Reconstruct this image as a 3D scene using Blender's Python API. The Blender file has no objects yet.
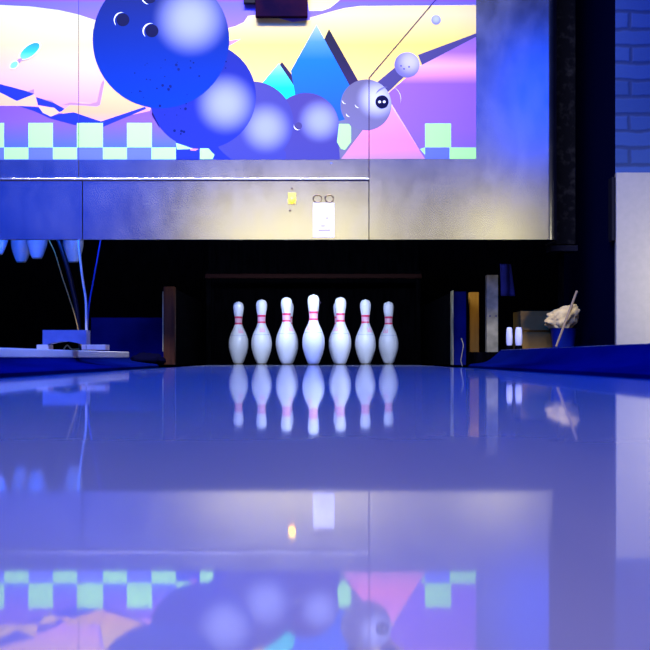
import bpy, bmesh, math, random
from mathutils import Vector, Matrix, noise
random.seed(7)
PI = math.pi
scene = bpy.context.scene
COL = scene.collection

# ------------------------------------------------------------------ camera
F = 1181.0                      # focal length in pixels of a 650 px frame
VX, VY, CH = 313.5, 358.0, 0.036
cd = bpy.data.cameras.new('camera')
cam = bpy.data.objects.new('camera', cd); COL.objects.link(cam)
cam.location = (0, 0, CH); cam.rotation_euler = (PI/2, 0, 0)
cd.sensor_fit = 'HORIZONTAL'; cd.sensor_width = 36.0; cd.lens = F*36/650
cd.shift_x = (325-VX)/650; cd.shift_y = (VY-325)/650
cd.clip_start = 0.02; cd.clip_end = 60
cd.dof.use_dof = True; cd.dof.focus_distance = 6.3; cd.dof.aperture_fstop = 11.0
scene.camera = cam

# ------------------------------------------------------------------ world, view
w = bpy.data.worlds.new('world'); scene.world = w; w.use_nodes = True
w.node_tree.nodes['Background'].inputs[0].default_value = (0.01, 0.02, 0.12, 1)
w.node_tree.nodes['Background'].inputs[1].default_value = 0.04
scene.view_settings.view_transform = 'Standard'
scene.view_settings.look = 'None'
scene.view_settings.gamma = 1
scene.view_settings.exposure = 0.0
scene.view_settings.use_curve_mapping = False

def area(name, loc, target, sx, sy, power, col, spread=180):
    l = bpy.data.lights.new(name, 'AREA'); l.shape = 'RECTANGLE'
    l.size = sx; l.size_y = sy; l.energy = power; l.color = col
    l.spread = math.radians(spread)
    o = bpy.data.objects.new(name, l); COL.objects.link(o)
    o.location = loc
    o.rotation_euler = (Vector(target)-Vector(loc)).to_track_quat('-Z', 'Y').to_euler()
    return o
BLUE = (0.03, 0.12, 1.0)
area('blue_ceiling_light', (-1.2, 0.7, 4.45), (-1.2, 1.6, 0), 3.6, 2.2, 930, (0.003, 0.09, 1.0))
area('lane_wash_fill', (1.0, -0.9, 4.45), (0.8, -0.9, 0), 0.8, 0.6, 12, (1.0, 0.66, 0.52), 56)  # added warm wash over the near lane, no known fixture
area('mural_fill', (-0.5, 3.9, 3.3), (-0.5, 5.75, 1.0), 2.8, 0.4, 42, (1.0, 0.97, 0.95), 60)  # added lamp standing in for the print's glow under blacklight
area('lounge_warm_light', (-0.3, -3.0, 1.53), (-0.3, 5.7, 1.53), 2.1, 0.8, 21, (1.0, 0.88, 0.50))
area('lounge_warm_right_light', (2.65, -3.0, 1.5), (2.65, 5.7, 1.5), 0.9, 0.7, 9, (1.0, 0.88, 0.50))
area('lounge_dim_middle_light', (1.35, -3.0, 1.53), (1.35, 5.7, 1.53), 1.0, 0.8, 3.2, (1.0, 0.88, 0.60))
area('lounge_blue_light', (0.3, -3.0, 3.05), (0.3, 5.7, 2.4), 6.5, 1.1, 32, (0.003, 0.055, 1.0))
area('lounge_blue_left_light', (-3.3, -3.0, 1.85), (-1.4, 5.7, 1.2), 2.6, 1.4, 16, (0.002, 0.05, 1.0))
area('pin_light', (0, 5.87, 0.69), (0, 6.85, 0.22), 1.15, 0.05, 11, (0.58, 0.70, 1.0), 120)
area('raised_pin_light', (-1.7, 5.9, 0.72), (-1.6, 6.6, 0.66), 1.1, 0.08, 13, (0.006, 0.11, 1.0))
area('beige_panel_fill', (3.1, 3.6, 0.42), (2.0, 5.7, 0.42), 0.4, 0.3, 3.0, (1.0, 0.93, 0.70), 40)  # unseen fill put in to brighten the beige panel
area('white_board_fill', (1.6, 2.2, 4.0), (-1.0, 3.9, 0.05), 0.3, 0.3, 9, (0.20, 0.30, 1.0), 34)  # spot added only to lift the white board and its blocks
area('right_blue_light', (1.9, 2.6, 2.0), (1.6, 5.7, 1.6), 0.6, 0.9, 2.3, (0.004, 0.07, 1.0), 120)

# ------------------------------------------------------------------ helpers
def px(x, y, D):                # world point at distance D that projects to pixel x, y
    return Vector(((x-VX)*D/F, D, (VY-y)*D/F+CH))

def mat(name, base, rough=0.5, metal=0.0, spec=0.5, coat=0.0, emit=None, es=0.0):
    m = bpy.data.materials.new(name); m.use_nodes = True
    b = m.node_tree.nodes['Principled BSDF']
    b.inputs['Base Color'].default_value = (*base, 1)
    b.inputs['Roughness'].default_value = rough
    b.inputs['Metallic'].default_value = metal
    b.inputs['Specular IOR Level'].default_value = spec
    b.inputs['Coat Weight'].default_value = coat
    if emit:
        b.inputs['Emission Color'].default_value = (*emit, 1)
        b.inputs['Emission Strength'].default_value = es
    return m

def N(m, t, **kw):
    n = m.node_tree.nodes.new(t)
    for k, v in kw.items(): setattr(n, k, v)
    return n
def L(m, a, b): m.node_tree.links.new(a, b)
def bsdf(m): return m.node_tree.nodes['Principled BSDF']

def noisy(m, c1, c2, scale=8, detail=5, bump=0.0, stretch=(1, 1, 1), rough=None, lo=.35, hi=.65):
    tc = N(m, 'ShaderNodeTexCoord'); mp = N(m, 'ShaderNodeMapping'); mp.inputs['Scale'].default_value = stretch
    nz = N(m, 'ShaderNodeTexNoise'); nz.inputs['Scale'].default_value = scale; nz.inputs['Detail'].default_value = detail
    L(m, tc.outputs['Object'], mp.inputs[0]); L(m, mp.outputs[0], nz.inputs['Vector'])
    r = N(m, 'ShaderNodeValToRGB'); r.color_ramp.elements[0].position = lo; r.color_ramp.elements[1].position = hi
    r.color_ramp.elements[0].color = (*c1, 1); r.color_ramp.elements[1].color = (*c2, 1)
    L(m, nz.outputs['Fac'], r.inputs[0]); L(m, r.outputs[0], bsdf(m).inputs['Base Color'])
    if bump:
        bp = N(m, 'ShaderNodeBump'); bp.inputs['Strength'].default_value = bump; bp.inputs['Distance'].default_value = .01
        L(m, nz.outputs['Fac'], bp.inputs['Height']); L(m, bp.outputs[0], bsdf(m).inputs['Normal'])
    if rough:
        mr = N(m, 'ShaderNodeMapRange'); mr.inputs['From Min'].default_value = .3; mr.inputs['From Max'].default_value = .7
        mr.inputs['To Min'].default_value = rough[0]; mr.inputs['To Max'].default_value = rough[1]
        L(m, nz.outputs['Fac'], mr.inputs[0]); L(m, mr.outputs[0], bsdf(m).inputs['Roughness'])
    return m

def zgrad(name, stops, rough=0.45, spec=0.15, **kw):     # printed vertical gradient; stops = [(pixel y, colour)]
    m = mat(name, (0, 0, 0), rough, spec=spec, **kw)
    tc = N(m, 'ShaderNodeTexCoord'); sp = N(m, 'ShaderNodeSeparateXYZ'); L(m, tc.outputs['Object'], sp.inputs[0])
    zs = [((VY-y)*MD/F+CH, c) for y, c in stops]; zs.sort(key=lambda t: t[0])
    z0, z1 = zs[0][0], zs[-1][0]
    mr = N(m, 'ShaderNodeMapRange'); mr.inputs['From Min'].default_value = z0; mr.inputs['From Max'].default_value = z1
    L(m, sp.outputs['Z'], mr.inputs[0])
    r = N(m, 'ShaderNodeValToRGB'); els = r.color_ramp.elements
    els[0].position = 0; els[0].color = (*zs[0][1], 1); els[1].position = 1; els[1].color = (*zs[-1][1], 1)
    for z, c in zs[1:-1]:
        e = els.new((z-z0)/(z1-z0)); e.color = (*c, 1)
    L(m, mr.outputs[0], r.inputs[0]); L(m, r.outputs[0], bsdf(m).inputs['Base Color'])
    return m

class MB:
    def __init__(s): s.bm = bmesh.new()
    def box(s, c, d, rot=None, bevel=0, mi=0):
        r = bmesh.ops.create_cube(s.bm, size=1)
        vs = r['verts']
        M = Matrix.Translation(Vector(c)) @ (rot.to_4x4() if rot else Matrix()) @ Matrix.Diagonal((*d, 1))
        bmesh.ops.transform(s.bm, matrix=M, verts=vs)
        fs = list({f for v in vs for f in v.link_faces})
        for f in fs: f.material_index = mi
        if bevel:
            es = list({e for v in vs for e in v.link_edges})
            bmesh.ops.bevel(s.bm, geom=es, offset=bevel, segments=2, affect='EDGES', profile=.5)
        return s
    def b2(s, x0, x1, y0, y1, z0, z1, bevel=0, mi=0):
        return s.box(((x0+x1)/2, (y0+y1)/2, (z0+z1)/2), (x1-x0, y1-y0, z1-z0), None, bevel, mi)
    def lathe(s, prof, c=(0, 0, 0), n=32, mi=None, axis=None):
        rings = []
        R = axis.to_track_quat('Z', 'Y').to_matrix() if axis else Matrix.Identity(3)
        for (z, r) in prof:
            if r < 1e-6: rings.append([s.bm.verts.new(R @ Vector((0, 0, z))+Vector(c))])
            else: rings.append([s.bm.verts.new(R @ Vector((r*math.cos(2*PI*k/n), r*math.sin(2*PI*k/n), z))+Vector(c)) for k in range(n)])
        for i in range(len(rings)-1):
            a, b = rings[i], rings[i+1]
            for k in range(n):
                k2 = (k+1) % n
                if len(a) == 1 and len(b) == 1: continue
                if len(a) == 1: f = s.bm.faces.new((a[0], b[k2], b[k]))
                elif len(b) == 1: f = s.bm.faces.new((a[k], a[k2], b[0]))
                else: f = s.bm.faces.new((a[k], a[k2], b[k2], b[k]))
                if mi: f.material_index = mi[i]
        return s
    def tube(s, pts, r, n=10, mi=0):
        pts = [Vector(p) for p in pts]; rings = []
        for i, p in enumerate(pts):
            t = (pts[min(i+1, len(pts)-1)]-pts[max(i-1, 0)]).normalized()
            a = t.cross(Vector((0, 1, 0)));
            if a.length < .05: a = t.cross(Vector((1, 0, 0)))
            a.normalize(); b = t.cross(a)
            rr = r[i] if isinstance(r, (list, tuple)) else r
            rings.append([s.bm.verts.new(p+rr*(a*math.cos(2*PI*k/n)+b*math.sin(2*PI*k/n))) for k in range(n)])
        for i in range(len(rings)-1):
            for k in range(n):
                f = s.bm.faces.new((rings[i][k], rings[i][(k+1) % n], rings[i+1][(k+1) % n], rings[i+1][k])); f.material_index = mi
        s.bm.faces.new(rings[0]).material_index = mi; s.bm.faces.new(rings[-1]).material_index = mi
        return s
    def extrude_y(s, prof, y0, y1, mi=0):       # prof: closed polygon of (x, z)
        a = [s.bm.verts.new((x, y0, z)) for x, z in prof]; b = [s.bm.verts.new((x, y1, z)) for x, z in prof]
        n = len(prof)
        for k in range(n):
            f = s.bm.faces.new((a[k], a[(k+1) % n], b[(k+1) % n], b[k])); f.material_index = mi
        s.bm.faces.new(a); s.bm.faces.new(list(reversed(b)))
        return s
    def extrude_z(s, prof, z0, z1, mi=0):       # prof: closed polygon of (x, y)
        a = [s.bm.verts.new((x, y, z0)) for x, y in prof]; b = [s.bm.verts.new((x, y, z1)) for x, y in prof]
        n = len(prof)
        for k in range(n):
            f = s.bm.faces.new((a[k], a[(k+1) % n], b[(k+1) % n], b[k])); f.material_index = mi
        s.bm.faces.new(a); s.bm.faces.new(list(reversed(b)))
        return s
    def poly(s, pts, mi=0):
        f = s.bm.faces.new([s.bm.verts.new(p) for p in pts]); f.material_index = mi; return s
    def build(s, name, mats, parent=None, smooth=False, fixn=True):
        if fixn: bmesh.ops.recalc_face_normals(s.bm, faces=s.bm.faces)
        me = bpy.data.meshes.new(name); s.bm.to_mesh(me); s.bm.free()
        for m in (mats if isinstance(mats, (list, tuple)) else [mats]): me.materials.append(m)
        if smooth:
            for p in me.polygons: p.use_smooth = True
            if smooth != True: me.set_sharp_from_angle(angle=math.radians(smooth))
        o = bpy.data.objects.new(name, me); COL.objects.link(o)
        if parent:
            o.parent = parent
            o.matrix_parent_inverse = Matrix.Translation(-parent.location)   # parents here are only ever translated
        return o

def smoothpts(pts, k=6):        # Catmull-Rom through the points
    pts = [Vector(p) for p in pts]; out = []
    for i in range(len(pts)-1):
        p0, p1, p2, p3 = pts[max(i-1, 0)], pts[i], pts[i+1], pts[min(i+2, len(pts)-1)]
        for j in range(k):
            t = j/k
            out.append(.5*((2*p1)+(p2-p0)*t+(2*p0-5*p1+4*p2-p3)*t*t+(3*p1-p0-3*p2+p3)*t**3))
    out.append(pts[-1]); return out

def tag(o, label, cat, group=None, kind=None):
    o['label'] = label; o['category'] = cat
    if group: o['group'] = group
    if kind: o['kind'] = kind
    return o
def structure(o, label=None):
    o['kind'] = 'structure'
    if label: o['label'] = label
    return o
def thing(name, label, cat, loc=(0, 0, 0), group=None):
    o = bpy.data.objects.new(name, None); COL.objects.link(o); o.location = loc
    o.empty_display_size = .1
    return tag(o, label, cat, group)

MD = 5.75                       # distance of the masking unit's face

# ------------------------------------------------------------------ materials
m_lane = mat('oiled_lane', (.4, .33, .4), .045, spec=.5, coat=0)
def lane_boards(m):
    tc = N(m, 'ShaderNodeTexCoord'); sp = N(m, 'ShaderNodeSeparateXYZ'); L(m, tc.outputs['Object'], sp.inputs[0])
    mu = N(m, 'ShaderNodeMath', operation='MULTIPLY'); mu.inputs[1].default_value = 37.0; L(m, sp.outputs['X'], mu.inputs[0])
    fl = N(m, 'ShaderNodeMath', operation='FLOOR'); L(m, mu.outputs[0], fl.inputs[0])
    wn = N(m, 'ShaderNodeTexWhiteNoise', noise_dimensions='1D'); L(m, fl.outputs[0], wn.inputs['W'])
    r = N(m, 'ShaderNodeValToRGB'); r.color_ramp.elements[0].color = (.66, .36, .03, 1); r.color_ramp.elements[1].color = (.72, .39, .035, 1)
    L(m, wn.outputs[0], r.inputs[0]); L(m, r.outputs[0], bsdf(m).inputs['Base Color'])
    nz = N(m, 'ShaderNodeTexNoise'); nz.inputs['Scale'].default_value = 2.2; nz.inputs['Detail'].default_value = 3
    L(m, tc.outputs['Object'], nz.inputs['Vector'])
    mr = N(m, 'ShaderNodeMapRange'); mr.inputs['To Min'].default_value = .022; mr.inputs['To Max'].default_value = .045
    L(m, nz.outputs['Fac'], mr.inputs[0]); L(m, mr.outputs[0], bsdf(m).inputs['Roughness'])
    haze_film = N(m, 'ShaderNodeBsdfPrincipled')         # dusty oil layer, rougher; the blue haze is painted into its colour
    haze_film.inputs['Base Color'].default_value = (.006, .38, .97, 1); haze_film.inputs['Roughness'].default_value = .3; haze_film.inputs['Specular IOR Level'].default_value = .15
    mx = N(m, 'ShaderNodeMixShader'); mx.inputs[0].default_value = .15
    out = m.node_tree.nodes['Material Output']
    L(m, bsdf(m).outputs[0], mx.inputs[1]); L(m, haze_film.outputs[0], mx.inputs[2]); L(m, mx.outputs[0], out.inputs['Surface'])
lane_boards(m_lane)
m_deck = mat('dark_pin_deck', (.008, .01, .03), .05)
m_gutter = noisy(mat('gutter_plastic', (.1, .1, .2), .5, spec=0), (.005, .03, .13), (.01, .04, .2), 5)
m_cap = noisy(mat('divider_cap', (.2, .2, .4), .5, spec=0), (.001, .004, .06), (.002, .007, .11), 4, stretch=(1, .3, 1))
m_floor = noisy(mat('subfloor', (.02, .02, .03), .8), (.012, .012, .02), (.03, .03, .04), 6)
m_ceil = mat('ceiling_black', (.015, .015, .02), .9)
m_black = noisy(mat('black_curtain', (.006, .006, .008), .9, spec=.0), (.001, .001, .0015), (.003, .003, .004), 14, stretch=(6, 6, .6))
m_dark = mat('dark_painted_steel', (.006, .006, .012), .6, spec=.15)
m_steel = noisy(mat('brushed_steel', (.62, .62, .62), .3, 1.0), (.54, .54, .52), (.66, .66, .63), 14, 9, rough=(.19, .225), stretch=(1, 1, .6), lo=.3, hi=.7)
m_chrome = mat('bright_trim', (.85, .85, .88), .25, 1.0)
m_seam = mat('seam_gap', (.03, .02, .05), .6)
m_pin = mat('pin_plastic', (.86, .88, .95), .28, coat=.4)
m_red = mat('pin_red_stripe', (.85, .05, .16), .3)
m_pink = mat('pin_pink_neck', (.95, .55, .72), .3)
m_ring = mat('pin_grey_ring', (.55, .6, .78), .4)
m_pinbase = mat('pin_base', (.45, .40, .30), .5)
m_brown = noisy(mat('brown_wood', (.2, .08, .03), .55, spec=.1), (.02, .006, .002), (.05, .016, .005), 9, stretch=(4, 4, .5), bump=.2)
m_orange = noisy(mat('ochre_wood', (.4, .22, .07), .55, spec=0), (.40, .17, .02), (.55, .25, .03), 9, stretch=(4, 4, .5), bump=.2)
m_bluepanel = noisy(mat('blue_panel', (.02, .03, .4), .6, spec=0), (.002, .004, .05), (.005, .008, .09), 5)
m_white = mat('white_board', (.85, .85, .9), .4)
m_plastic = noisy(mat('grey_blue_plastic', (.42, .45, .65), .45), (.12, .14, .28), (.17, .19, .34), 20)
m_block = noisy(mat('pale_wood', (.7, .5, .4), .6), (.95, .58, .38), (.98, .68, .46), 12, stretch=(4, 1, 1))
m_cable_w = mat('white_cable', (.6, .6, .6), .5, spec=.2)
m_cable_b = mat('blue_cable', (.02, .05, .35), .5, spec=.2)
m_cable_k = mat('black_cable', (.006, .006, .015), .35, spec=.3)
m_cable_y = mat('tan_cable', (.30, .2, .06), .5, spec=.1)
m_card = noisy(mat('cardboard', (.3, .2, .1), .8, spec=0), (.24, .13, .025), (.34, .19, .04), 8, bump=.1)
m_cloth = noisy(mat('cream_cloth', (.8, .72, .5), .9, spec=0), (.75, .52, .17), (.9, .68, .26), 25, bump=.5)
m_bucket = mat('blue_plastic', (.005, .02, .22), .4, spec=.2)
m_bluecloth = noisy(mat('blue_cloth', (.01, .02, .5), .9), (.003, .005, .14), (.006, .009, .22), 12, bump=.3)
m_paper = mat('white_card', (.95, .95, .95), .5)
m_ink = mat('grey_ink', (.5, .42, .5), .6)
m_wire = mat('bronze_wire', (.30, .22, .12), .4, .6)
m_lampg = mat('yellow_lens', (.9, .7, .1), .3, emit=(1.0, .42, .006), es=16)
m_bottle = mat('white_bottle', (.85, .85, .95), .2, coat=.5)
m_bgrey = mat('perforated_steel', (.42, .40, .40), .6, 0, spec=.1)
noisy(m_bgrey, (.16, .15, .08), (.32, .29, .16), 15)
m_panelbeige = noisy(mat('beige_panel', (.6, .55, .48), .4, .2), (.52, .49, .38), (.56, .52, .41), 30, 6)
def brick_mat():
    m = mat('painted_brick', (.2, .2, .2), .7)
    tc = N(m, 'ShaderNodeTexCoord'); sp = N(m, 'ShaderNodeSeparateXYZ'); L(m, tc.outputs['Object'], sp.inputs[0])
    ad = N(m, 'ShaderNodeMath', operation='ADD'); L(m, sp.outputs['X'], ad.inputs[0]); L(m, sp.outputs['Y'], ad.inputs[1])
    cb = N(m, 'ShaderNodeCombineXYZ'); L(m, ad.outputs[0], cb.inputs['X']); L(m, sp.outputs['Z'], cb.inputs['Y'])
    n0 = N(m, 'ShaderNodeTexNoise'); n0.inputs['Scale'].default_value = 7; n0.inputs['Detail'].default_value = 4; L(m, tc.outputs['Object'], n0.inputs['Vector'])
    v0 = N(m, 'ShaderNodeVectorMath', operation='MULTIPLY_ADD'); v0.inputs[1].default_value = (.035, .035, 0)
    L(m, n0.outputs['Color'], v0.inputs[0]); L(m, cb.outputs[0], v0.inputs[2]); cb = v0
    br = N(m, 'ShaderNodeTexBrick'); L(m, cb.outputs[0], br.inputs['Vector'])
    br.inputs['Scale'].default_value = 1.0; br.inputs['Brick Width'].default_value = .23; br.inputs['Row Height'].default_value = .082
    br.inputs['Mortar Size'].default_value = .014; br.inputs['Mortar Smooth'].default_value = .8
    br.inputs['Color1'].default_value = (.02, .07, .22, 1); br.inputs['Color2'].default_value = (.03, .09, .28, 1); br.inputs['Mortar'].default_value = (.015, .045, .14, 1)
    L(m, br.outputs['Color'], bsdf(m).inputs['Base Color'])
    nz = N(m, 'ShaderNodeTexNoise'); nz.inputs['Scale'].default_value = 40; L(m, tc.outputs['Object'], nz.inputs['Vector'])
    mi = N(m, 'ShaderNodeMath', operation='MULTIPLY_ADD'); mi.inputs[1].default_value = .35; L(m, nz.outputs['Fac'], mi.inputs[0]); L(m, br.outputs['Fac'], mi.inputs[2])
    bp = N(m, 'ShaderNodeBump'); bp.invert = True; bp.inputs['Strength'].default_value = .3; bp.inputs['Distance'].default_value = .01
    L(m, mi.outputs[0], bp.inputs['Height']); L(m, bp.outputs[0], bsdf(m).inputs['Normal'])
    return m
m_brick = brick_mat()

# ------------------------------------------------------------------ setting
structure(MB().b2(-5, 3.4, -5, 9.2, -.25, -.12).build('floor', m_floor))
structure(MB().b2(-5, 3.4, -5, 9.2, 4.6, 4.7).build('ceiling', m_ceil))
structure(MB().b2(-5, 3.4, 9.2, 9.3, -.25, 4.7).build('wall_back', m_black))
structure(MB().b2(3.4, 3.5, -5, 9.3, -.25, 4.7).build('wall_right', m_dark))
structure(MB().b2(-5.1, -5, -5, 9.3, -.25, 4.7).build('wall_left', m_dark))

def lane(cx, label):
    root = thing('bowling_lane', label, 'bowling lane', (cx, 0, 0))
    MB().b2(cx-.53, cx+.53, -4.5, 5.86, -.12, 0).build('lane_surface', m_lane, root)
    MB().b2(cx-.53, cx+.53, 5.8605, 7.75, -.12, -.0002).build('pin_deck', m_deck, root)
    for s in (-1, 1):
        mb = MB(); n = 14; pr = []
        for k in range(n+1):
            a = PI*k/n
            pr.append((cx+s*(.6475-.1135*math.cos(a)), -.012-.058*math.sin(a)))
        top = pr; low = [(x, z-.012) for x, z in reversed(pr)]
        mb.extrude_y(top+low, -4.5, 7.75)
        mb.build('gutter', m_gutter, root, smooth=40)
    return root
lane(0, 'glossy oiled bowling lane in the middle mirroring the pins and mural')
lane(-1.87, 'neighbouring bowling lane beyond the left divider')

# division capping left of the lane (between the two lanes) and right of the lane
def capping(x_in, x_out, h_in, h_out, y1, label):
    s = 1 if x_out > x_in else -1
    pr = [(x_in, -.12), (x_in, -.002), (x_in+s*.012, .006), (x_in+s*.06, .012)]
    for k in range(1, 7):
        t = k/6; pr.append((x_in+s*(.06+.10*t), .012+(h_in-.012)*(1-math.cos(t*PI/2))))
    pr += [(x_out, h_out), (x_out, -.12)]
    o = MB().extrude_y(pr, -4.5, y1).build('lane_divider', m_cap, smooth=35)
    return tag(o, label, 'lane divider')
capping(.768, 1.45, .074, .074, 5.86, 'dark blue curved lane divider running along the right gutter')
o = MB().extrude_y([(-.768, -.12), (-.768, -.002), (-.78, .006), (-.84, .012), (-.90, .022), (-.915, .036), (-1.0, .036), (-1.09, .022), (-1.10, -.002), (-1.102, -.12)], -4.5, 5.86).build('lane_divider', m_cap, smooth=35)
tag(o, 'dark blue low lane divider under the white board on the left', 'lane divider')
o = MB().b2(-1.10, -.915, .8, 5.86, .037, .066, .003).build('white_board', m_white)
tag(o, 'long white board lying on the left lane divider', 'board')
# pale strip added for the highlight along the right divider's top edge
o = MB().b2(.927, .94, 1.5, 5.84, .0742, .0765).build('edge_highlight', m_plastic)
tag(o, 'thin painted highlight along the top of the right lane divider', 'edge highlight')

# machine platforms behind the dividers
o = MB().b2(.80, 1.62, 5.88, 7.9, -.12, .066).build('machine_platform', m_black); tag(o, 'dark platform on the right carrying the cardboard box and posts', 'platform')
o = MB().b2(-1.10, -.80, 5.88, 7.9, -.12, 0).build('machine_platform', m_black); tag(o, 'dark platform between the lanes under the left blue board', 'platform')

# ------------------------------------------------------------------ pit and kickbacks
root = thing('kickback_wall', 'left side wall of the pin deck with a brown wooden front edge', 'kickback wall', (-.745, 6.1, 0))
MB().b2(-.775, -.717, 6.1, 6.16, 0, .405, .003).build('front_edge', m_brown, root)  # stops low: the mask's shade above is put into its height
MB().b2(-.772, -.727, 6.16, 7.9, 0, .40).build('side_board', m_black, root)
MB().b2(-.781, -.776, 6.105, 6.15, .07, .38).build('metal_corner', m_bgrey, root)
root = thing('kickback_wall', 'right side wall of the pin deck with a thin bright metal edge', 'kickback wall', (.745, 6.1, 0))
MB().b2(.724, .79, 6.14, 7.9, 0, .38).build('side_board', m_black, root)
MB().b2(.725, .79, 6.12, 6.139, 0, .38).build('blue_end_cap', m_bluepanel, root)
MB().b2(.7195, .723, 6.1, 6.2, 0, .385).build('metal_corner', m_bgrey, root)
o = MB().b2(-.72, .72, 8.1, 8.13, -.1, 1.2).build('pit_curtain', m_black); tag(o, 'black curtain closing the pit behind the pins', 'curtain')
root = thing('sweep_bar', 'dim rust brown crossbar on black uprights behind the pins', 'bar', (0, 7.65, 0))
MB().b2(-.70, .70, 7.62, 7.66, .55, .58, .004).build('crossbar', mat('dark_rust', (.02, .004, .002), .7, spec=.1), root)
for x in (-.68, .68): MB().b2(x-.015, x+.015, 7.665, 7.69, -.0002, .60).build('upright', m_black, root)
o = MB().b2(-1.215, -.80, 6.45, 6.48, 0, .256, .002).build('blue_board', m_bluepanel); tag(o, 'plain dark blue board left of the brown wooden edge', 'panel')
# dark rag heaped at the divider end
bm_ = MB()
r = bmesh.ops.create_icosphere(bm_.bm, subdivisions=4, radius=1)
for v in r['verts']:
    p = v.co.copy(); n_ = noise.noise(p*2.6)*.35+noise.noise(p*6)*.12
    v.co = Vector((-.845+.09*p.x*(1+n_*.4), 6.02+.10*p.y, .025+max(-.024, .035*p.z*(1+n_))))
bm_.build('dark_rag', mat('dark_rubber', (.002, .002, .012), .9, spec=0), smooth=True)
tag(bpy.data.objects['dark_rag'], 'dark crumpled rag at the end of the white board', 'rag')

# ------------------------------------------------------------------ bowling pins
IN = .0254
def pin_profile():
    key = [(0, .96), (.12, 1.05), (.75, 1.414), (2.25, 1.953), (3.375, 2.255), (4.5, 2.383), (5.875, 2.2815), (7.25, 1.8515), (8.625, 1.236), (9.375, .9825), (10, .8985), (10.875, .935), (11.75, 1.047), (12.625, 1.203), (13.5, 1.2735), (14.1, 1.20), (14.55, .98), (14.85, .62), (14.97, .3), (15, 0)]
    def ev(z):
        for i in range(len(key)-1):
            if key[i][0] <= z <= key[i+1][0]:
                p0, p1, p2, p3 = key[max(i-1, 0)], key[i], key[i+1], key[min(i+2, len(key)-1)]
                h = p2[0]-p1[0]; t = (z-p1[0])/h
                m1 = (p2[1]-p0[1])/(p2[0]-p0[0]); m2 = (p3[1]-p1[1])/(p3[0]-p1[0])
                return (2*t**3-3*t*t+1)*p1[1]+(t**3-2*t*t+t)*h*m1+(-2*t**3+3*t*t)*p2[1]+(t**3-t*t)*h*m2
        return 0
    return ev
ev = pin_profile()
bands = [(0, .22, 4), (.22, 6.75, 0), (6.75, 6.87, 3), (6.87, 9.45, 0), (9.45, 9.85, 1), (9.85, 10.9, 2), (10.9, 11.35, 1), (11.35, 15, 0)]
zs, mis = [0.0], []
for a, b, mi in bands:
    n = max(2, int((b-a)/.28))
    for k in range(1, n+1):
        zs.append(a+(b-a)*k/n); mis.append(mi)
prof = [(0, 0.0)]+[(z*IN, max(0, ev(z))*IN) for z in zs[:-1]]+[(15*IN, 0)]
mbp = MB(); mbp.lathe(prof, n=40, mi=[4]+mis)
# shoulder mark: three-pointed pink emblem wrapped on the pin (faces -y)
def shoulder(mb, az, pts, mi):
    vs = []
    for (u, z) in pts:
        r_ = ev(z)*IN+.0006; a = az+u*IN/r_
        vs.append(mb.bm.verts.new((r_*math.sin(a), -r_*math.cos(a), z*IN)))
    f = mb.bm.faces.new(vs); f.material_index = mi
for uc, w_ in ((-.45, .22), (0, .26), (.45, .22)):
    shoulder(mbp, 0, [(uc-w_, 7.35), (uc+w_, 7.35), (uc+w_*.6, 8.0), (uc, 8.7), (uc-w_*.6, 8.0)], 2)
pin_mesh_obj = mbp.build('bowling_pin', [m_pin, m_red, m_pink, m_ring, m_pinbase], smooth=60)

rowd = .264
base_y = 6.40
spots = {
 'head':  (0, 0, -35, 'frontmost and tallest looking white bowling pin at the centre of the rack', True),
 '2': (-.1524, 1, 40, 'white bowling pin just left of the centre pin in the second row', True),
 '3': (.1524, 1, -40, 'white bowling pin just right of the centre pin in the second row', True),
 '4': (-.3048, 2, 8, 'second white bowling pin from the left end of the rack', True),
 '6': (.3048, 2, 35, 'second white bowling pin from the right end of the rack', True),
 '7': (-.4572, 3, 25, 'white bowling pin at the far left end of the rack', True),
 '10': (.4572, 3, -30, 'white bowling pin at the far right end of the rack', True),
 '5': (0, 2, 0, 'white bowling pin standing directly behind the centre pin', False),
 '8': (-.1524, 3, 0, 'white bowling pin standing behind the pin left of centre', False),
 '9': (.1524, 3, 0, 'white bowling pin standing behind the pin right of centre', False),
}
first = True
for k, (x, row, az, lab, vis) in spots.items():
    o = pin_mesh_obj if first else pin_mesh_obj.copy()
    if not first: COL.objects.link(o)
    o.location = (x, base_y+row*rowd, 0.0); o.rotation_euler = (0, 0, math.radians(az))
    tag(o, lab, 'bowling pin', 'bowling pins racked on the pin deck')
    if first:
        c = MB(); r = bmesh.ops.create_icosphere(c.bm, subdivisions=2, radius=1)
        for v in r['verts']: v.co = Vector((.009*v.co.x, .006*v.co.y, .009*v.co.z))
        ch = c.build('chip', m_seam, smooth=True); ch.parent = o; ch.location = (.0245, -.0195, .335)
        a_ = math.radians(35)   # undo the pin's turn so that the chip sits on its right front
        ch.location = (.0325*math.cos(a_-math.radians(12)), .0325*math.sin(a_-math.radians(12)), .335)
        ch['label'] = 'small dark chip on the head of the pin'
    first = False

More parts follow.
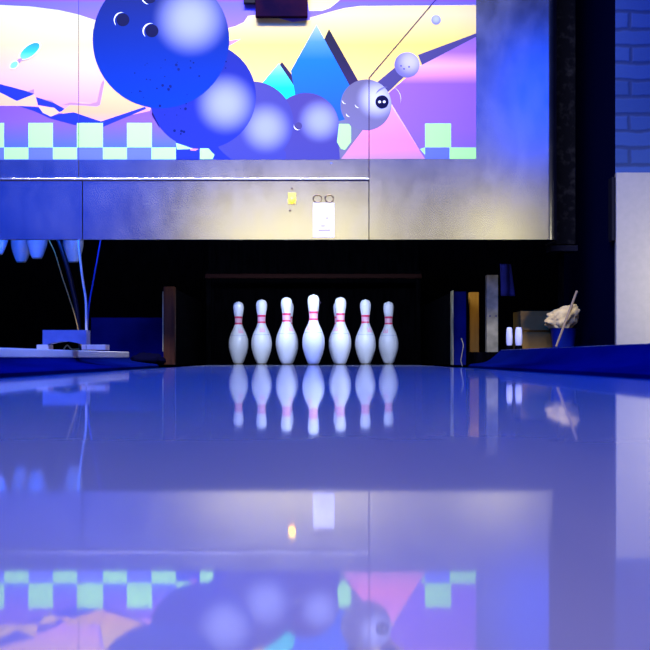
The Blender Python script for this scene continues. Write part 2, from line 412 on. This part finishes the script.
# raised pins in the neighbouring machine
for (x, row, lab) in ((-1.718, 1, 'blue lit raised pin bottom at the left edge of the picture'), (-1.565, 2, 'blue lit raised pin bottom, right one of the overlapping pair under the mask'),
                      (-1.718, 3, 'blue lit raised pin bottom, left one of the overlapping pair under the mask'), (-1.413, 3, 'blue lit raised pin bottom beside the hanging cables')):
    o = pin_mesh_obj.copy(); COL.objects.link(o); o.location = (x, 6.16+row*.262, .597)
    tag(o, lab, 'bowling pin', 'raised pins hanging in the left machine')
root = thing('pinsetter', 'dark pin setting machine holding raised pins behind the left mask', 'pinsetter', (-1.87, 6.1, 0))
mb = MB(); mb.b2(-2.42, -1.32, 6.08, 7.15, 1.02, 1.10, .01); mb.build('deck', m_dark, root)
for (x, row) in ((-1.718, 1), (-1.565, 2), (-1.718, 3), (-1.413, 3)):
    MB().lathe([(0.86, .034), (.86, .042), (1.02, .05), (1.02, .042), (.86, .034)], (x, 6.16+row*.262, 0), 24).build('pin_cup', m_dark, root, smooth=40)
for x in (-2.30, -1.42): MB().b2(x-.02, x+.02, 6.6, 6.64, 1.10, 4.6).build('hanger_rod', m_black, root)

# ------------------------------------------------------------------ masking unit with mural
def Mx(x): return (x-VX)*MD/F
def Mz(y): return (VY-y)*MD/F+CH
unit = thing('masking_unit', 'wide brushed steel masking unit with a mural above the pins', 'masking unit', (0, MD, .6))
TOPZ, XL = 2.35, -3.3
T = .03
YF = MD
def panel(name, x0, x1, z0, z1):
    return MB().b2(x0, x1, YF, YF+T, z0, z1, .0003).build(name, m_steel, unit)
g = .0022
panel('lower_panel', Mx(82.5)+g, Mx(369)-g, Mz(239.5), Mz(179.9))
panel('lower_panel', XL, Mx(82.5)-g, Mz(239.5), Mz(179.9))
MB().b2(XL, Mx(369)-g, YF-.003, YF-.0004, Mz(181.2), Mz(180.0)).build('panel_gap', m_seam, unit)
panel('upper_panel', Mx(79)+.0008, Mx(369)-g, Mz(178), TOPZ)
panel('upper_panel', XL, Mx(79)-.0008, Mz(178), TOPZ)
# right panel with its outer edge rolled back
x0, xe = Mx(369)+g, Mx(558.5); R = .05
pr = [(x0, YF+T), (x0, YF)]
for k in range(13):
    a = PI/2*k/12
    pr.append((xe-R+R*math.sin(a), YF+R-R*math.cos(a)))
pr += [(xe, YF+.31), (xe-.012, YF+.31), (xe-.012, YF+R)]
for k in range(11, -1, -1):
    a = PI/2*k/12
    pr.append((xe-R+(R-.012)*math.sin(a), YF+R-(R-.012)*math.cos(a)))
pr.insert(len(pr), (xe-R-.05, YF+.012))
pr[0] = (x0, YF+.012)
MB().extrude_z(pr, Mz(239.5), TOPZ).build('right_panel', m_steel, unit, smooth=50)
MB().b2(XL, Mx(369)-g, YF-.007, YF+T, Mz(179.8), Mz(178.4), .0008).build('ledge_trim', m_chrome, unit)
MB().b2(XL, 1.0, YF+T+.001, YF+T+.04, Mz(239.5)+.03, TOPZ).build('backing_frame', m_dark, unit)

# --- mural: one thin printed sheet, flat areas as separate printed fields
def hx(r, g, b):
    f = lambda c: ((c/255+.055)/1.055)**2.4 if c > 10 else c/255/12.92
    return (f(r), f(g), f(b))
mats = []; idx = {}
def M_(name, m): idx[name] = len(mats); mats.append(m); return idx[name]
M_('sky', zgrad('print_sky', [(-60, (.70, .66, .36)), (10, (.66, .70, .36)), (45, (.78, .60, .28)), (75, (.82, .48, .34)), (105, (.78, .32, .58)), (118, (.78, .34, .5))]))
M_('yellow', zgrad('print_yellow', [(-60, (.95, .62, .16)), (15, (.92, .72, .3)), (45, (.95, .68, .13)), (85, (.9, .62, .2)), (100, (.9, .6, .3))]))
M_('peach', zgrad('print_peach', [(60, (.8, .58, .28)), (95, (.8, .50, .22)), (112, (.8, .42, .20)), (122, (.75, .36, .3))]))
M_('cream', mat('print_cream', (.8, .50, .26), .45, spec=.15))
M_('toppurple', zgrad('print_top_purple', [(-60, (.12, .05, .5)), (0, (.22, .08, .55)), (3, (.14, .12, .72)), (30, (.25, .14, .75))]))
M_('purple', zgrad('print_purple', [(100, (.20, .08, .55)), (122, (.20, .10, .58)), (146, (.08, .14, .60)), (160, (.08, .15, .6))]))
M_('rpurple', zgrad('print_right_purple', [(34, (.25, .13, .6)), (52, (.36, .14, .65)), (66, (.9, .42, .65)), (74, (.75, .28, .65)), (84, (.27, .11, .6)), (130, (.26, .12, .62)), (160, (.2, .13, .5))]))
M_('deepblue', mat('print_deep_blue', (.012, .03, .50), .4, spec=.15))
M_('scuff', mat('print_scuff', (.0, .008, .13), .5, spec=.1))
M_('mauve', mat('print_mauve', (.42, .22, .55), .45, spec=.15))
M_('mint', mat('print_mint', (.42, .98, .28), .45, spec=.15))
M_('cell', mat('print_cell_blue', (.12, .17, .66), .45, spec=.15))
M_('pink', zgrad('print_pink', [(100, (.9, .30, .68)), (140, (.9, .24, .42)), (160, (.5, .25, .4))]))
M_('blue', zgrad('print_pyramid_blue', [(22, (.34, .50, .88)), (42, (.06, .24, .75)), (60, (.0, .14, .75)), (110, (.01, .10, .6))]))
M_('teal', zgrad('print_pyramid_teal', [(62, (.30, .55, .9)), (76, (.06, .7, .75)), (88, (.0, .75, .5)), (100, (.0, .6, .5))]))
M_('shade', zgrad('print_dark_violet', [(28, (.005, .004, .015)), (60, (.010, .006, .04)), (95, (.03, .015, .08))]))
M_('grey', mat('print_grey', (.16, .16, .26), .35, spec=.15))
M_('arm', mat('print_arm', (.06, .05, .18), .4, spec=.15))
M_('black', mat('print_black', (.002, .002, .03), .3, spec=.15))
M_('white', mat('print_white', (.85, .88, .95), .4, spec=.15))
M_('aqua', zgrad('print_aqua', [(42, (.02, .25, .55)), (52, (.03, .5, .7)), (60, (.2, .8, .8))]))

def ballmat(name, c, r, glow, gr, c0, c1, cg, rim=None):
    """printed airbrushed ball: soft pale glow; body fade c0 (upper) to c1 (lower) imitates panel reflections"""
    m = mat(name, c0, .28, spec=.22)
    tc = N(m, 'ShaderNodeTexCoord')
    d = N(m, 'ShaderNodeVectorMath', operation='DISTANCE'); L(m, tc.outputs['Object'], d.inputs[0])
    d.inputs[1].default_value = (Mx(glow[0]), YG, Mz(glow[1]))
    mr = N(m, 'ShaderNodeMapRange', interpolation_type='SMOOTHERSTEP'); mr.inputs['From Min'].default_value = 0; mr.inputs['From Max'].default_value = gr*1.02*MD/F
    mr.inputs['To Min'].default_value = 1; mr.inputs['To Max'].default_value = 0
    L(m, d.outputs['Value'], mr.inputs[0])
    pw = N(m, 'ShaderNodeMath', operation='POWER'); pw.inputs[1].default_value = .62; L(m, mr.outputs[0], pw.inputs[0])
    sp = N(m, 'ShaderNodeSeparateXYZ'); L(m, tc.outputs['Object'], sp.inputs[0])
    m2 = N(m, 'ShaderNodeMapRange'); m2.inputs['From Min'].default_value = Mz(c[1]+r); m2.inputs['From Max'].default_value = Mz(c[1]-r)
    L(m, sp.outputs['Z'], m2.inputs[0])
    mx = N(m, 'ShaderNodeMix', data_type='RGBA'); mx.inputs['A'].default_value = (*c1, 1); mx.inputs['B'].default_value = (*c0, 1)  # reflected light on the glossy panel put into the body colour
    L(m, m2.outputs[0], mx.inputs['Factor'])
    mg = N(m, 'ShaderNodeMix', data_type='RGBA'); mg.inputs['B'].default_value = (*cg, 1)
    L(m, pw.outputs[0], mg.inputs['Factor']); L(m, mx.outputs['Result'], mg.inputs['A'])
    L(m, mg.outputs['Result'], bsdf(m).inputs['Base Color'])
    return m
YG = MD-.004
CG = (.30, .34, .62)
M_('ball1', ballmat('print_ball_a', (161, 40), 68, (191, 19), 40, (.001, .001, .04), (.001, .035, .38), CG))
M_('ball2', ballmat('print_ball_b', (203, 96), 53, (226, 104), 33, (.012, .018, .20), (.014, .03, .36), CG))
M_('ball3', ballmat('print_ball_c', (252, 123), 42, (266, 128), 28, (.06, .055, .24), (.045, .055, .32), CG))
M_('ball4', ballmat('print_ball_d', (306, 126), 33, (320, 121), 24, (.065, .05, .22), (.055, .055, .28), CG))
M_('ball5', ballmat('print_ball_e', (366, 105), 25, (377, 99), 22, (.13, .12, .2), (.16, .15, .28), (.55, .58, .8)))
M_('ball6', ballmat('print_ball_f', (407, 65), 13, (410, 62), 15, (.16, .15, .36), (.16, .15, .36), (.5, .48, .85)))
M_('ball7', ballmat('print_ball_g', (436, 20), 5, (436, 19), 6, (.2, .22, .5), (.2, .22, .5), (.45, .5, .85)))

mural = MB(); depth = [0.0]
def P(name, pts, d=None):
    depth[0] += .00002
    y = YF-.0012-depth[0]
    mural.poly([(Mx(a), y, Mz(b)) for a, b in pts], idx[name])
def circ(name, c, r, n=48, ry=None, rot=0, clip=None):
    ry = ry or r
    pts = []
    for k in range(n):
        a = 2*PI*k/n; u, v = r*math.cos(a), ry*math.sin(a)
        pts.append((c[0]+u*math.cos(rot)-v*math.sin(rot), c[1]+u*math.sin(rot)+v*math.cos(rot)))
    if clip: pts = [(a, min(b, clip)) for a, b in pts]
    P(name, pts)
def crescent(name, c, r, a0, a1, w_):
    n = 14; out = []; inn = []
    for k in range(n+1):
        a = math.radians(a0+(a1-a0)*k/n); t = math.sin(PI*k/n)
        out.append((c[0]+r*math.cos(a), c[1]+r*math.sin(a))); inn.append((c[0]+(r-w_*t)*math.cos(a), c[1]+(r-w_*t)*math.sin(a)))
    P(name, out+list(reversed(inn))[1:-1])
Y0, YT = 160, -100
LX = -330
P('sky', [(LX, Y0-20), (200, Y0-20), (200, YT), (LX, YT)])
P('yellow', [(150, 150), (476, 150), (476, YT), (150, YT)])
# upper purple hills
P('toppurple', [(LX, YT), (200, YT), (200, 40), (98, 21), (78, 14.5), (58, 10), (30, 6.5), (0, 5), (-60, 8), (LX, 30)])
P('toppurple', [(199, YT), (310, YT), (310, 20), (293, 22), (262, 14), (248, 16), (244, 22), (236, 26), (222, 30), (199, 36)])
P('toppurple', [(293, 22), (293, YT), (476, YT), (476, 5), (360, 6), (345, 8), (330, 12), (316, 16)])
P('yellow', [(307, -3), (344, -3), (330, 8), (322, 11), (309, 11)])
P('mauve', [(229, 41), (241, 39), (229, 46)])
# lower purple band
P('purple', [(LX, Y0), (200, Y0), (200, 100), (104, 121), (60, 113), (50, 116), (40, 107), (20, 106), (LX, 104)])
P('deepblue', [(-120, 80), (-60, 70), (0, 84), (28, 91.6), (34, 89), (34.4, 94), (17, 101), (0, 92.4), (-60, 100)])
P('cream', [(-60, 100), (0, 92.4), (17, 101), (34.5, 94), (38, 106), (20, 106), (-60, 105)])
P('deepblue', [(36, 97), (53, 102.4), (66, 109.6), (58, 112.6), (54, 108), (38, 105)])
P('mauve', [(27, 91.6), (34, 89), (34.4, 94)]); P('mauve', [(42, 99), (52, 100.5), (54, 103)])
P('deepblue', [(18, 106), (40, 107.5), (50, 117), (60, 114), (74, 112.4), (101, 121.5), (145, 106.5), (146, 109), (103, 127), (74, 125), (50, 118.5), (34, 111)])
P('cream', [(38, 106), (54, 107.6), (60, 112.6), (51, 116.6), (43, 113)])
P('peach', [(62, 111), (70, 105), (80, 102), (97, 104), (101, 100), (104, 80), (112, 84), (146, 106.5), (101, 121.5), (74, 112.4), (60, 113.5)])
P('mauve', [(62, 105), (70, 102.6), (90, 104), (97, 102), (101, 84), (103.5, 80), (104.5, 82), (100, 105), (97, 106.5), (72, 105)])
# checker
for a, b in ((-320, -295), (-270, -245), (-220, -195), (-170, -145), (-120, -95), (-70, -45), (-21, 4.2), (28.5, 53), (77, 103), (127, 152)):
    P('mint', [(a, 147.5), (b, 147.5), (b, 123), (a, 123)])
    P('cell', [(a, 159.3), (b, 159.3), (b, 148.2), (a, 148.2)])
for a, b in ((-295, -270), (-245, -220), (-195, -170), (-145, -120), (-95, -70), (-45, -21), (4.2, 28.5), (53, 77), (103, 127), (151.5, 177)):
    P('mint', [(a, 159.3), (b, 159.3), (b, 147.5), (a, 147.5)])
# pyramids
P('shade', [(282, 62), (304, 91), (297, 96), (279, 66)])
P('teal', [(279, 63.5), (298, 92), (292, 104), (275, 104), (255, 92), (265, 80)])
P('shade', [(329, 29), (361, 86), (350, 90), (324, 40)])
P('blue', [(316.5, 25), (352, 90), (352, 122), (300, 122), (291, 71)])
# right side fields
P('rpurple', [(385, 96), (420, 66), (476, 36), (476, 159), (425, 159), (391, 103)])
P('arm', [(375, 84), (397, 66), (407, 74), (388, 92)])
P('arm', [(418, 55), (476, 33.5), (476, 37), (422, 65)])
P('grey', [(335, 122), (352, 118), (372, 124), (362, 136), (344, 158), (335, 159.3)])
P('pink', [(387, 99), (425, 159), (341, 159), (372, 118)])
P('mint', [(425, 147.5), (451, 147.5), (451, 123.5), (425, 123.5)])
P('cell', [(425, 159), (450, 159), (450, 148), (425, 148)])
P('mint', [(449.5, 159), (476, 159), (476, 147.5), (449.5, 147.5)])
P('mint', [(420, 149), (425, 147.5), (425, 155)])
# lower body of the row of balls
P('ball2', [(176, 159.8), (176, 138), (200, 120), (250, 120), (250, 159.8)])
P('ball3', [(235, 159.8), (240, 120), (300, 120), (300, 159.8)])
P('ball4', [(286, 159.8), (286, 122), (337, 122), (340, 159.8)])
P('purple', [(152, 147), (152, 100), (150, 112), (160, 129), (176, 143), (176, 147)])
circ('ball4', (306, 126), 33, 56, clip=159.8)
circ('ball3', (252, 123), 41.5, 56, clip=159.8)
circ('ball2', (203, 96), 53, 64)
circ('ball1', (161, 40), 68.3, 80)
P('mint', [(176, 143), (194, 149), (177, 149.5)])
P('pink', [(190, 148.5), (199, 149), (191, 153)])
P('deepblue', [(177, 150), (190, 150.5), (199, 151), (199, 157), (176, 159)])
P('mint', [(200, 148.5), (208.5, 148.5), (214.5, 155), (212.5, 159.3), (200, 159.3)])
P('mint', [(339, 124), (349, 124), (351, 127), (351, 142), (345, 150), (341, 149), (337, 142)])
circ('ball5', (366, 105), 25.5, 40)
circ('ball6', (407, 65), 12.6, 36)
circ('ball7', (436, 20), 4.7, 24)
# finger holes
circ('black', (123, 20), 6.5, 24); crescent('white', (121.5, 20), 7.6, 130, 290, 1.1)
circ('black', (152, 31), 6.5, 24); crescent('white', (150.5, 31), 7.8, 130, 290, 1.5)
circ('black', (150, -3), 6.5, 24); crescent('white', (149, -3), 7.6, 90, 190, 1.1)
circ('arm', (298.5, 126), 3.6, 20); crescent('white', (298, 126), 4.3, 60, 200, 1)
for c in ((345, 101), (358, 105), (349, 114)): crescent('white', c, 3, 70, 190, .9)
for c in ((404, 69), (409, 67), (401, 66)): circ('arm', c, .9, 10)
# small flying pin
a_ = math.radians(-37)
circ('white', (30, 51), 13, 30, 6.2, a_); circ('aqua', (30, 51), 11.6, 30, 5.2, a_)
circ('mauve', (19.5, 60.5), 3.4, 16, 1.6, a_); circ('white', (14.2, 65), 5.3, 24, 3.7, a_); circ('aqua', (14.2, 65), 4.3, 24, 2.8, a_)
# scuffs on the big balls
for k in range(70):
    a = random.uniform(128, 230); b = random.uniform(55, 142)
    if math.hypot(a-161, b-40) > 62 and math.hypot(a-203, b-96) > 46: continue
    if math.hypot(a-226, b-104) < 34 or math.hypot(a-191, b-19) < 42: continue
    circ('scuff', (a, b), random.choice((.5, .7, .9, 1.4)), 8)
# round badge
circ('black', (382, 102), 6.6, 32)
circ('white', (379.6, 102), 1.4, 14); circ('white', (384.2, 102), 1.4, 14)
crescent('ball6', (386, 98), 11, 200, 280, 1.4); crescent('white', (388, 99), 13, 300, 380, .5)
o = mural.build('mural', mats, unit, fixn=False)
# make every printed field face the camera
bm = bmesh.new(); bm.from_mesh(o.data)
for f in bm.faces:
    f.normal_update()
    if f.normal.y > 0: f.normal_flip()
bm.to_mesh(o.data); bm.free()
o['label'] = 'colourful printed mural of bowling balls, pyramids and checkers'
# cut line of the removable centre section
ys = YF-.0012-depth[0]-.0002
def strip(a, b, wd):
    a = Vector((Mx(a[0]), ys, Mz(a[1]))); b = Vector((Mx(b[0]), ys, Mz(b[1])))
    d = (b-a); ang = math.atan2(d.z, d.x)
    sm.box((a+b)/2, (d.length+wd*.6, (.0003), wd), Matrix.Rotation(-ang, 3, 'Y'))
sm = MB(); strip((369, 177.5), (369, 78), .004); strip((369, 78), (520, -99), .004)
sm.build('panel_cut_line', mat('cut_line_violet', (.04, .015, .07), .7, spec=.1), unit)
sm = MB(); strip((78.7, 177.5), (78.7, -60), .0022)
sm.build('panel_cut_line', m_seam, unit)
# small screws on the mask
for (a, b) in ((331.5, 164), (292, 188.5), (290, 210.5)):
    MB().lathe([(0, .006), (.003, .0055), (.004, 0)], (Mx(a), YF-.001, Mz(b)), 16, axis=Vector((0, -1, 0))).build('screw', m_wire if b > 180 else m_chrome, unit, smooth=40)
# amber indicator lamp
root = thing('indicator_lamp', 'x', 'x', (Mx(292), YF-.006, Mz(203)))
MB().box((Mx(292), YF-.004, Mz(198.5)), (.040, .008, .056), None, .002).build('housing', mat('yellow_plastic', (.85, .75, .12), .5), root)
MB().lathe([(0, .015), (.004, .0145), (.009, .010), (.012, .004), (.0125, 0)], (Mx(292), YF-.008, Mz(200)), 20, axis=Vector((0, -1, 0))).build('bulb', m_lampg, root, smooth=True)
tag(root, 'small glowing yellow indicator lamp on the steel panel', 'indicator lamp')
# white hanging card with two wire rings
root = thing('hanging_card', 'white card hanging from two wire rings below the mural', 'card', (Mx(323.3), YF-.006, Mz(238)))
MB().b2(Mx(313), Mx(334.3), YF-.006, YF-.002, Mz(237.5), Mz(203), .0008).build('card', m_paper, root)
for a, b, c, d in ((318.5, 330, 231.3, 229.6), (321, 325, 226.6, 225.4), (326, 328, 219, 217.5)):
    MB().b2(Mx(a), Mx(b), YF-.0068, YF-.0062, Mz(c), Mz(d)).build('printed_line', m_ink, root)
for cx_ in (317.4, 329.2):
    pts = [(Mx(cx_)+.0205*math.cos(t*2*PI/24), YF-.005, Mz(198.6)+.0175*math.sin(t*2*PI/24)) for t in range(25)]
    MB().tube(pts, .0032, 8).build('wire_ring', m_wire, root, smooth=True)
# dark boxes hanging in front of the mural's top
root = thing('control_box', 'dark purple box hanging in front of the mural at the top edge', 'box', (Mx(281), YF-.1, Mz(17)))
MB().b2(Mx(255.5)*.993, Mx(307.5)*.993, YF-.045, YF-.008, Mz(16.5)*.993, 2.3, .003).build('housing', noisy(mat('dark_maroon', (.05, .012, .05), .6, spec=0), (.006, .003, .02), (.03, .006, .02), 5), root)
MB().b2(Mx(243.5)*.993, Mx(255.3)*.993, YF-.035, YF-.008, Mz(5), 2.25, .002).build('side_bracket', m_dark, root)

# ------------------------------------------------------------------ right: brick pillar, beige panel
PD = 5.70
X0 = (615.3-VX)*PD/F
po = MB().b2(X0, 2.6, PD, 6.9, .066, 4.6).build('trim_1', [m_brick, mat('navy_shade', (.002, .003, .02), .8, spec=0)])
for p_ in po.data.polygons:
    if p_.normal.x < -.5: p_.material_index = 1  # unlit left face: its shade is put into this dark colour
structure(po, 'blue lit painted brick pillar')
root = thing('metal_screen_panel', 'beige metal panel standing in front of the brick pillar', 'panel', (X0+.4, PD-.03, .07))
zt = (VY-172.5)*(PD-.03)/F+CH
MB().b2(X0-.003, 2.45, PD-.03, PD-.002, .076, zt, .002).build('panel_sheet', m_panelbeige, root)
MB().b2(X0-.022, X0-.004, PD-.02, PD+.05, (VY-241)*PD/F+CH, zt-.02, .002).build('side_flange', m_dark, root)
# dark framework post behind the mask's rolled edge
root = thing('frame_post', 'dark scuffed steel post just right of the mask', 'post', (1.29, 6.15, .6))
MB().b2(1.22, 1.35, 6.08, 6.2, .62, 3.2, .004).build('column', noisy(mat('scuffed_black', (.02, .02, .02), .7, 0, spec=.05), (.004, .004, .005), (.03, .028, .025), 30, 8, lo=.5, hi=.8), root)
MB().b2(1.22, 1.36, 6.07, 6.2, 0.585, .615, .003).build('foot_plate', m_dark, root)
MB().b2(1.27, 1.30, 6.13, 6.16, .066, .585).build('stem', m_black, root)
MB().b2(.95, 1.2195, 6.10, 6.32, .702, .72).build('side_arm', m_black, root)

# ------------------------------------------------------------------ right clutter
RD = 6.0
def rx(x, D=RD): return (x-VX)*D/F
def rz(y, D=RD): return (VY-y)*D/F+CH
o = MB().b2(rx(469.5, 6.3), rx(479, 6.3), 6.3, 6.36, .066, rz(292, 6.3), .004).build('wooden_post', m_orange)
tag(o, 'short ochre wooden post left of the grey perforated post', 'post')
root = thing('perforated_post', 'grey steel post with two bolt holes beside the ochre post', 'post', (rx(492), 6.05, .066))
MB().b2(rx(486.8), rx(498), 6.0, 6.004, .066, rz(275)).build('front_flange', m_bgrey, root)
MB().b2(rx(486.8), rx(487.6), 6.0045, 6.05, .066, rz(275)).build('side_flange', m_bgrey, root)
for x in (490, 496):
    MB().lathe([(0, .0045), (.0012, .0045), (.0012, 0)], (rx(x), 5.9995, rz(316)), 14, axis=Vector((0, -1, 0))).build('bolt_hole', m_seam, root)
# hanging blue cloth
root = thing('blue_cloth', 'blue cloth strip hanging in the dark above the grey post', 'cloth', (rx(507), 6.3, rz(296, 6.3)))
mb = MB(); nx, nz_ = 8, 12; grid = []
for j in range(nz_+1):
    t = j/nz_; row = []
    x_a = 500+1.5*t-(0 if t > .3 else 0); x_b = 511+4.5*(1-t*0) if False else 511+4*(1-abs(1-t)) 
    for i in range(nx+1):
        u = i/nx; X = rx(x_a+(x_b-x_a)*u, 6.3); Z = rz(264+32*t, 6.3)
        row.append(mb.bm.verts.new((X, 6.3+.008*math.sin(u*9+t*2), Z)))
    grid.append(row)
for j in range(nz_):
    for i in range(nx): mb.bm.faces.new((grid[j][i], grid[j][i+1], grid[j+1][i+1], grid[j+1][i]))
c = mb.build('cloth', m_bluecloth, root, smooth=True)
sm_ = c.modifiers.new('thick', 'SOLIDIFY'); sm_.thickness = .004
MB().tube([(rx(506, 6.3), 6.3, rz(265, 6.3)), (rx(506, 6.3), 6.3, .70)], .003, 6).build('cord', m_black, root)
# bottles
for (a, b, lab) in ((505.2, 511.6, 'small white bottle nearer the grey post'), (514.0, 521.4, 'small white bottle nearer the cardboard box')):
    cx_ = (rx(a)+rx(b))/2; r = (rx(b)-rx(a))/2
    root = thing('bottle', lab, 'bottle', (cx_, 5.97, .066), 'two small white bottles on the right platform')
    z0, z1 = rz(345.5), rz(327.5)
    MB().lathe([(z0, 0), (z0, r*.8), (z0+.012, r*.98), ((z0+z1)/2, r), (z1-.012, r*.9), (z1, r*.7), (z1, 0)], (cx_, 5.97, 0), 24).build('body', m_bottle, root, smooth=50)
    MB().lathe([(.066, 0), (.066, r*1.05), (z0-.001, r*.95), (z0-.001, 0)], (cx_, 5.97, 0), 24).build('base', m_black, root, smooth=50)
# cardboard box
root = thing('cardboard_box', 'brown cardboard box behind the white bottles', 'box', (rx(538), 6.2, .066))
a, b = rx(520.5, 6.1), rx(556, 6.1); zt = rz(311, 6.1)
mb = MB(); mb.b2(a, b, 6.10, 6.104, .066, zt); mb.b2(a, b, 6.32, 6.324, .066, zt); mb.b2(a, a+.004, 6.1045, 6.3195, .066, zt); mb.b2(b-.004, b, 6.1045, 6.3195, .066, zt); mb.b2(a, b, 6.1045, 6.3195, .066, .07)
mb.build('carton', m_card, root)
MB().box(((a+b)/2-.01, 6.093, rz(323, 6.1)), (b-a-.02, .004, .075), Matrix.Rotation(math.radians(-6), 3, 'X')).build('flap', m_card, root)
# blue bucket and cream rag
cx_, cz = rx(564, 5.97), .066
root = thing('bucket', 'small blue plastic bucket under a cream cloth', 'bucket', (cx_, 5.97, .066))
zt = rz(329, 5.97)
MB().lathe([(.066, 0), (.066, .052), (zt, .064), (zt+.004, .068), (zt+.004, .063), (.07, .049), (.07, 0)], (cx_, 5.985, 0), 32).build('tub', m_bucket, root, smooth=40)
mb = MB(); r = bmesh.ops.create_icosphere(mb.bm, subdivisions=5, radius=1)
for v in r['verts']:
    p = v.co.copy(); n_ = noise.noise(p*2.2+Vector((3, 1, 2)))*.30+noise.noise(p*5)*.10
    ax = .078*(1+n_); X = p.x*ax; Z = p.z*.074*(1+n_)
    Z += .004
    if Z > .055: Z = .055+(Z-.055)*.3
    if p.x < 0: X *= 1.15; Z -= .018*(-p.x); Z *= 1-.35*(-p.x)
    if p.x > 0: Z += .022*p.x
    v.co = Vector((cx_+X, 5.985+p.y*.055*(1+n_*.5), rz(318.5, 5.97)+Z))
c = mb.build('cream_cloth', m_cloth, smooth=True); tag(c, 'crumpled cream cloth heaped on the blue bucket', 'cloth')
o = MB().tube([px(556, 346.5, 5.86)+Vector((0, 0, .0)), px(577, 291, 5.90)], [.0055, .0065], 10).build('wooden_stick', mat('tan_stick', (.38, .27, .14), .7, spec=0), smooth=40)
tag(o, 'thin wooden stick leaning in front of the cream cloth', 'stick')
# small wire loop by the right kickback
o = MB().tube(smoothpts([px(461, 338, 6.05), px(463.3, 345, 6.03), px(462, 354, 6.02), px(461, 361, 6.0), px(462.5, 366.5, 6.0)]), 0.0022, 8).build('bent_wire', m_bgrey, smooth=True)
tag(o, 'short bent pale wire beside the right kickback wall', 'wire')

# ------------------------------------------------------------------ left clutter
LD = 4.46
def lx(x, D=LD): return (x-VX)*D/F
def lz(y, D=LD): return (VY-y)*D/F+CH
for (a, b, lab) in ((36.5, 48, 'small pale wooden block under the left end of the grey box'), (81.5, 105.5, 'longer pale wooden block under the right end of the grey box')):
    h = lz(344.6)
    o = MB().b2(lx(a), lx(b), LD, LD+.09, .066, h, .002).build('wooden_block', m_block)
    tag(o, lab, 'wooden block', 'wooden blocks on the white board')
    if b > 100: o2 = MB().b2(lx(86), lx(86)+.0015, LD-.001, LD, .068, h-.002).build('saw_cut', m_seam, o)
zb = lz(344.4)
root = thing('junction_box', 'blue grey plastic box resting on two wooden blocks', 'box', (lx(64), LD+.04, zb))
mb = MB(); n = 14
pr = [(lx(42.3), lz(330)), (lx(42.3), zb)]
pr += [(lx(46), zb)]
for k in range(1, n):
    t = k/n; pr.append((lx(46+36*t), zb+.012*math.sin(PI*t)))
pr += [(lx(82), zb), (lx(86), zb), (lx(86), lz(330))]
mb.extrude_y(pr, LD+.005, LD+.085); mb.build('housing', m_plastic, root)
MB().tube(smoothpts([(lx(62), LD+.03, .0665+.003), (lx(66), LD+.025, zb-.003), (lx(70), LD+.03, .070), (lx(78), LD+.02, .0695)]), .0025, 8).build('lead', m_cable_y, root, smooth=True)
CDp = 6.05
def cable(name, pts, r, m, lab, D=CDp):
    ps = [px(x, y, D) for x, y in pts]
    up = ps[0].copy(); up.z = 1.0; up.x -= .02
    o = MB().tube([up]+smoothpts(ps), r, 10).build(name, m, smooth=True)
    return tag(o, lab, 'cable', 'cables hanging from behind the mask')
cable('cable', [(78.5, 238), (79.5, 252), (82.5, 278), (85.8, 300), (86.3, 325), (86.5, 349)], .0062, m_cable_w, 'thick white cable hanging down behind the grey box')
cable('cable', [(101, 238), (98, 256), (93, 283), (88.5, 311), (87, 349)], .0042, m_cable_b, 'blue cable slanting down to join the white cable', 6.08)
cable('cable', [(58, 238), (66, 262), (73, 290), (77, 310), (81, 349)], .012, m_cable_k, 'fat dark cable slanting down left of the white cable', 6.12)
cable('cable', [(48, 238), (55, 253), (62, 276), (69, 297), (76, 320), (82, 349)], .0028, m_cable_y, 'thin tan wire hanging leftmost of the cables', 6.0)
